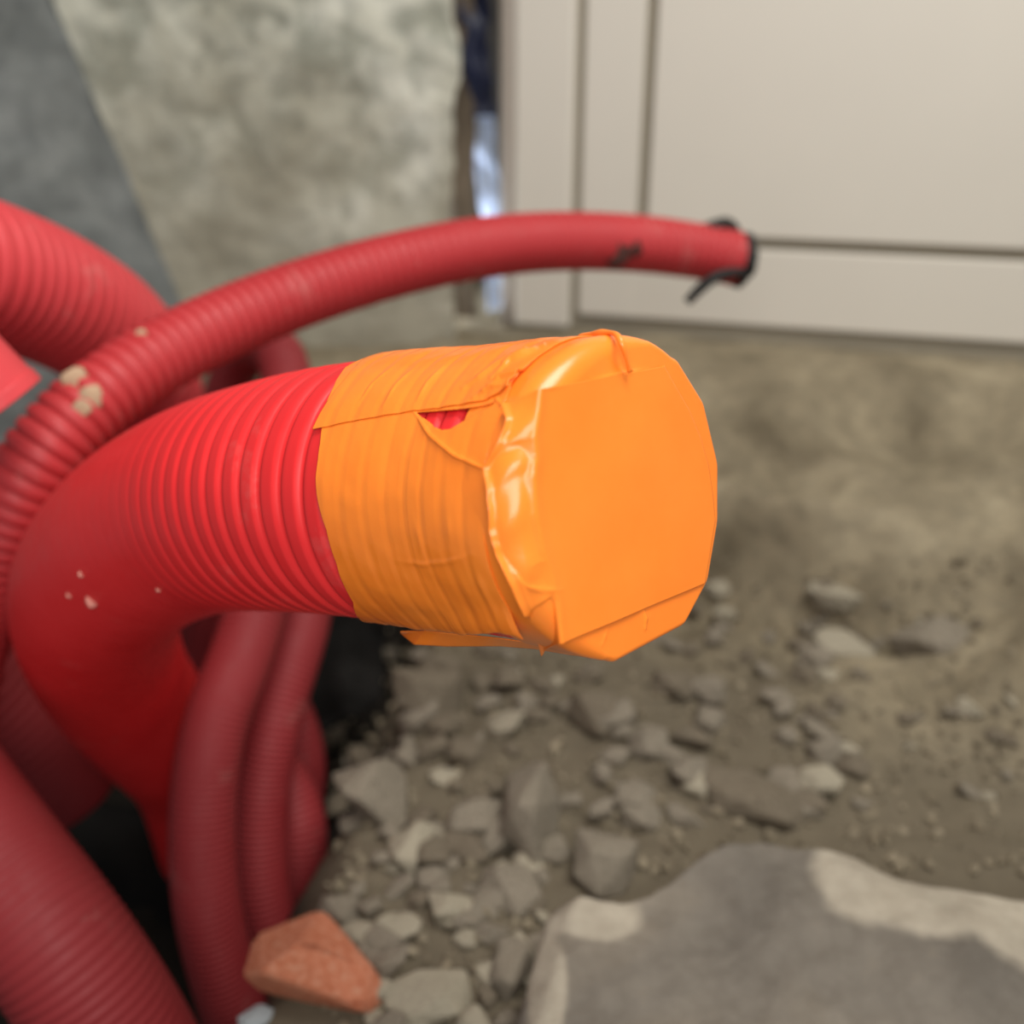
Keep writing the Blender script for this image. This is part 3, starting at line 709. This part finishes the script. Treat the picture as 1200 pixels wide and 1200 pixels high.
KEY = [ # px, py, w, h, material, label, proto, roll
    (432, 915, 105, 130, STONE_A, 'large grey angular stone right beside the hanging red conduits', 0, .5),
    (482, 980, 58, 78, STONE_B, 'rounded pale upright stone right of the large grey angular stone', 1, .3),
    (552, 948, 92, 76, STONE_A, 'grey blocky stone just below the taped conduit end', 2, .2),
    (622, 935, 80, 150, STONE_A, 'tall flat grey stone standing in the middle of the rubble', 3, .1),
    (706, 995, 88, 96, STONE_A, 'grey brown stone leaning against the top of the slab', 4, .2),
    (600, 1035, 86, 74, STONE_A, 'grey stone at the left edge of the concrete slab', 5, .3),
    (500, 1166, 122, 70, STONE_B, 'broad pale flat stone at the bottom edge right of the orange brick', 6, .0),
    (526, 1060, 70, 56, STONE_B, 'pale mortar lump above the broad pale flat stone', 7, .4),
    (455, 1095, 66, 60, STONE_A, 'mottled grey stone above right of the orange brick', 8, .2),
    (402, 1062, 62, 52, STONE_A, 'small grey stone above the orange brick', 9, .3),
    (592, 850, 70, 40, STONE_B, 'light slanting stone splinter under the taped conduit end', 10, -.5),
    (990, 752, 78, 46, STONE_B, 'pale smooth stone on the earth right of the taped end', 11, .0),
    (972, 708, 96, 40, STONE_B, 'long pale stone lying above the pale smooth stone', 2, .0),
    (1090, 740, 120, 80, STONE_A, 'big dull lump half buried at the right of the pale stones', 1, .1),
    (500, 800, 100, 80, STONE_C, 'dark brown stone in the shade under the tape', 4, .2),
    (600, 1130, 60, 84, STONE_A, 'narrow grey stone along the left side of the slab', 3, .4),
    (700, 830, 80, 64, STONE_C, 'dull brown stone below the taped face', 5, .2),
    (846, 722, 36, 32, STONE_B, 'small pale pebble close to the right rim of the tape', 7, .0),
    (806, 900, 56, 60, STONE_A, 'grey stone in the rubble above the slab corner', 0, .3),
    (880, 930, 150, 70, STONE_C, 'flat brown stone lying behind the top edge of the slab', 6, .15),
    (1135, 830, 36, 30, STONE_B, 'small pale pebble on the bare earth at right', 8, .0),
    (790, 800, 60, 44, STONE_C, 'dark stone under the lower right rim of the tape', 9, .1),
    (24, 780, 34, 40, STONE_B, 'small pale stone in the shade at the left edge under the elbow', 10, .1),
]
for (px_, py_, w_, h_, mt, lb, k_, ro) in KEY: place_stone(px_, py_, w_, h_, mt, lb, k=k_, roll=ro)
place_stone(372, 1128, 168, 150, BRICK, 'broken orange terracotta brick piece at the bottom beside the red conduits', 'brick', name='brick_fragment', k=12, roll=.5)
place_stone(302, 1188, 46, 40, BLUESTONE, 'pale bluish stone at the bottom edge left of the orange brick', name='rubble_stone', k=13)
zones = [((385, 700), (760, 1000), 70, (16, 44), 'stone among the rubble below the taped end', 'rubble stones below the taped end'),
         ((390, 640), (1000, 1200), 60, (14, 36), 'chip among the rubble left of the slab', 'rubble chips left of the slab'),
         ((700, 1010), (690, 960), 75, (14, 48), 'stone among the rubble between earth bank and slab', 'rubble stones between bank and slab'),
         ((1010, 1190), (680, 980), 16, (10, 24), 'stone scattered on the bare earth at right', 'stones on the earth at right')]
cnt = 0
for (xa, xb), (ya, yb), n, (sa, sb), where, what in zones:
    for _ in range(n):
        x_, y_ = random.uniform(xa, xb), random.uniform(ya, yb); s_ = random.uniform(sa, sb)*1.35*(.7+.5*(y_-690)/500)
        mt = random.choices([STONE_A, STONE_B, STONE_C], [5, 3 if 'chip' in where else 1, 1 if 'chip' in where else 4])[0]
        big = s_ > sum((sa, sb))/2*1.1; look = {STONE_A: 'grey brown', STONE_B: 'pale', STONE_C: 'dull dark brown'}[mt]
        lb = ('larger ' if big else 'small ')+look+' '+where; gp = ('larger ' if big else 'small ')+look+' '+what
        place_stone(x_, y_, s_*random.uniform(.9, 1.4), s_*random.uniform(.7, 1.1), mt, lb, group=gp, k=cnt % 14, roll=random.uniform(-.5, .5)); cnt += 1
# gravel too fine to count
bm = bmesh.new(); proto_pts = [Vector(v.co) for v in stone_mesh(99, 9).vertices]
def gravel():
    Vl, Fl = [], []; base = stone_mesh(77, 8); bv = [v.co.copy() for v in base.vertices]; bf = [tuple(p.vertices) for p in base.polygons]
    for _ in range(1500):
        x_, y_ = random.uniform(370, 1200), random.uniform(660, 1220); 
        if x_ > 620 and y_ > 1030: continue
        q = ground_hit(x_, y_); r = random.uniform(.002, .007); R_ = Euler((random.uniform(0, 6), random.uniform(0, 6), random.uniform(0, 6))).to_matrix()
        o_ = len(Vl); Vl += [tuple(R_@(v*r)+Vector((q[0], q[1], height(q[0], q[1])+r*.3))) for v in bv]; Fl += [tuple(i+o_ for i in f_) for f_ in bf]
    me = bpy.data.meshes.new('gravel'); me.from_pydata(Vl, [], Fl); me.update(); return me
bm.free()
tag(link('gravel', gravel(), dirt('earthy_gravel', (.16, .132, .09), (.27, .226, .158), (.40, .34, .245), 20, 90), smooth=False), 'fine grey brown gravel and crumbs scattered over the dug earth', 'gravel', kind='stuff')
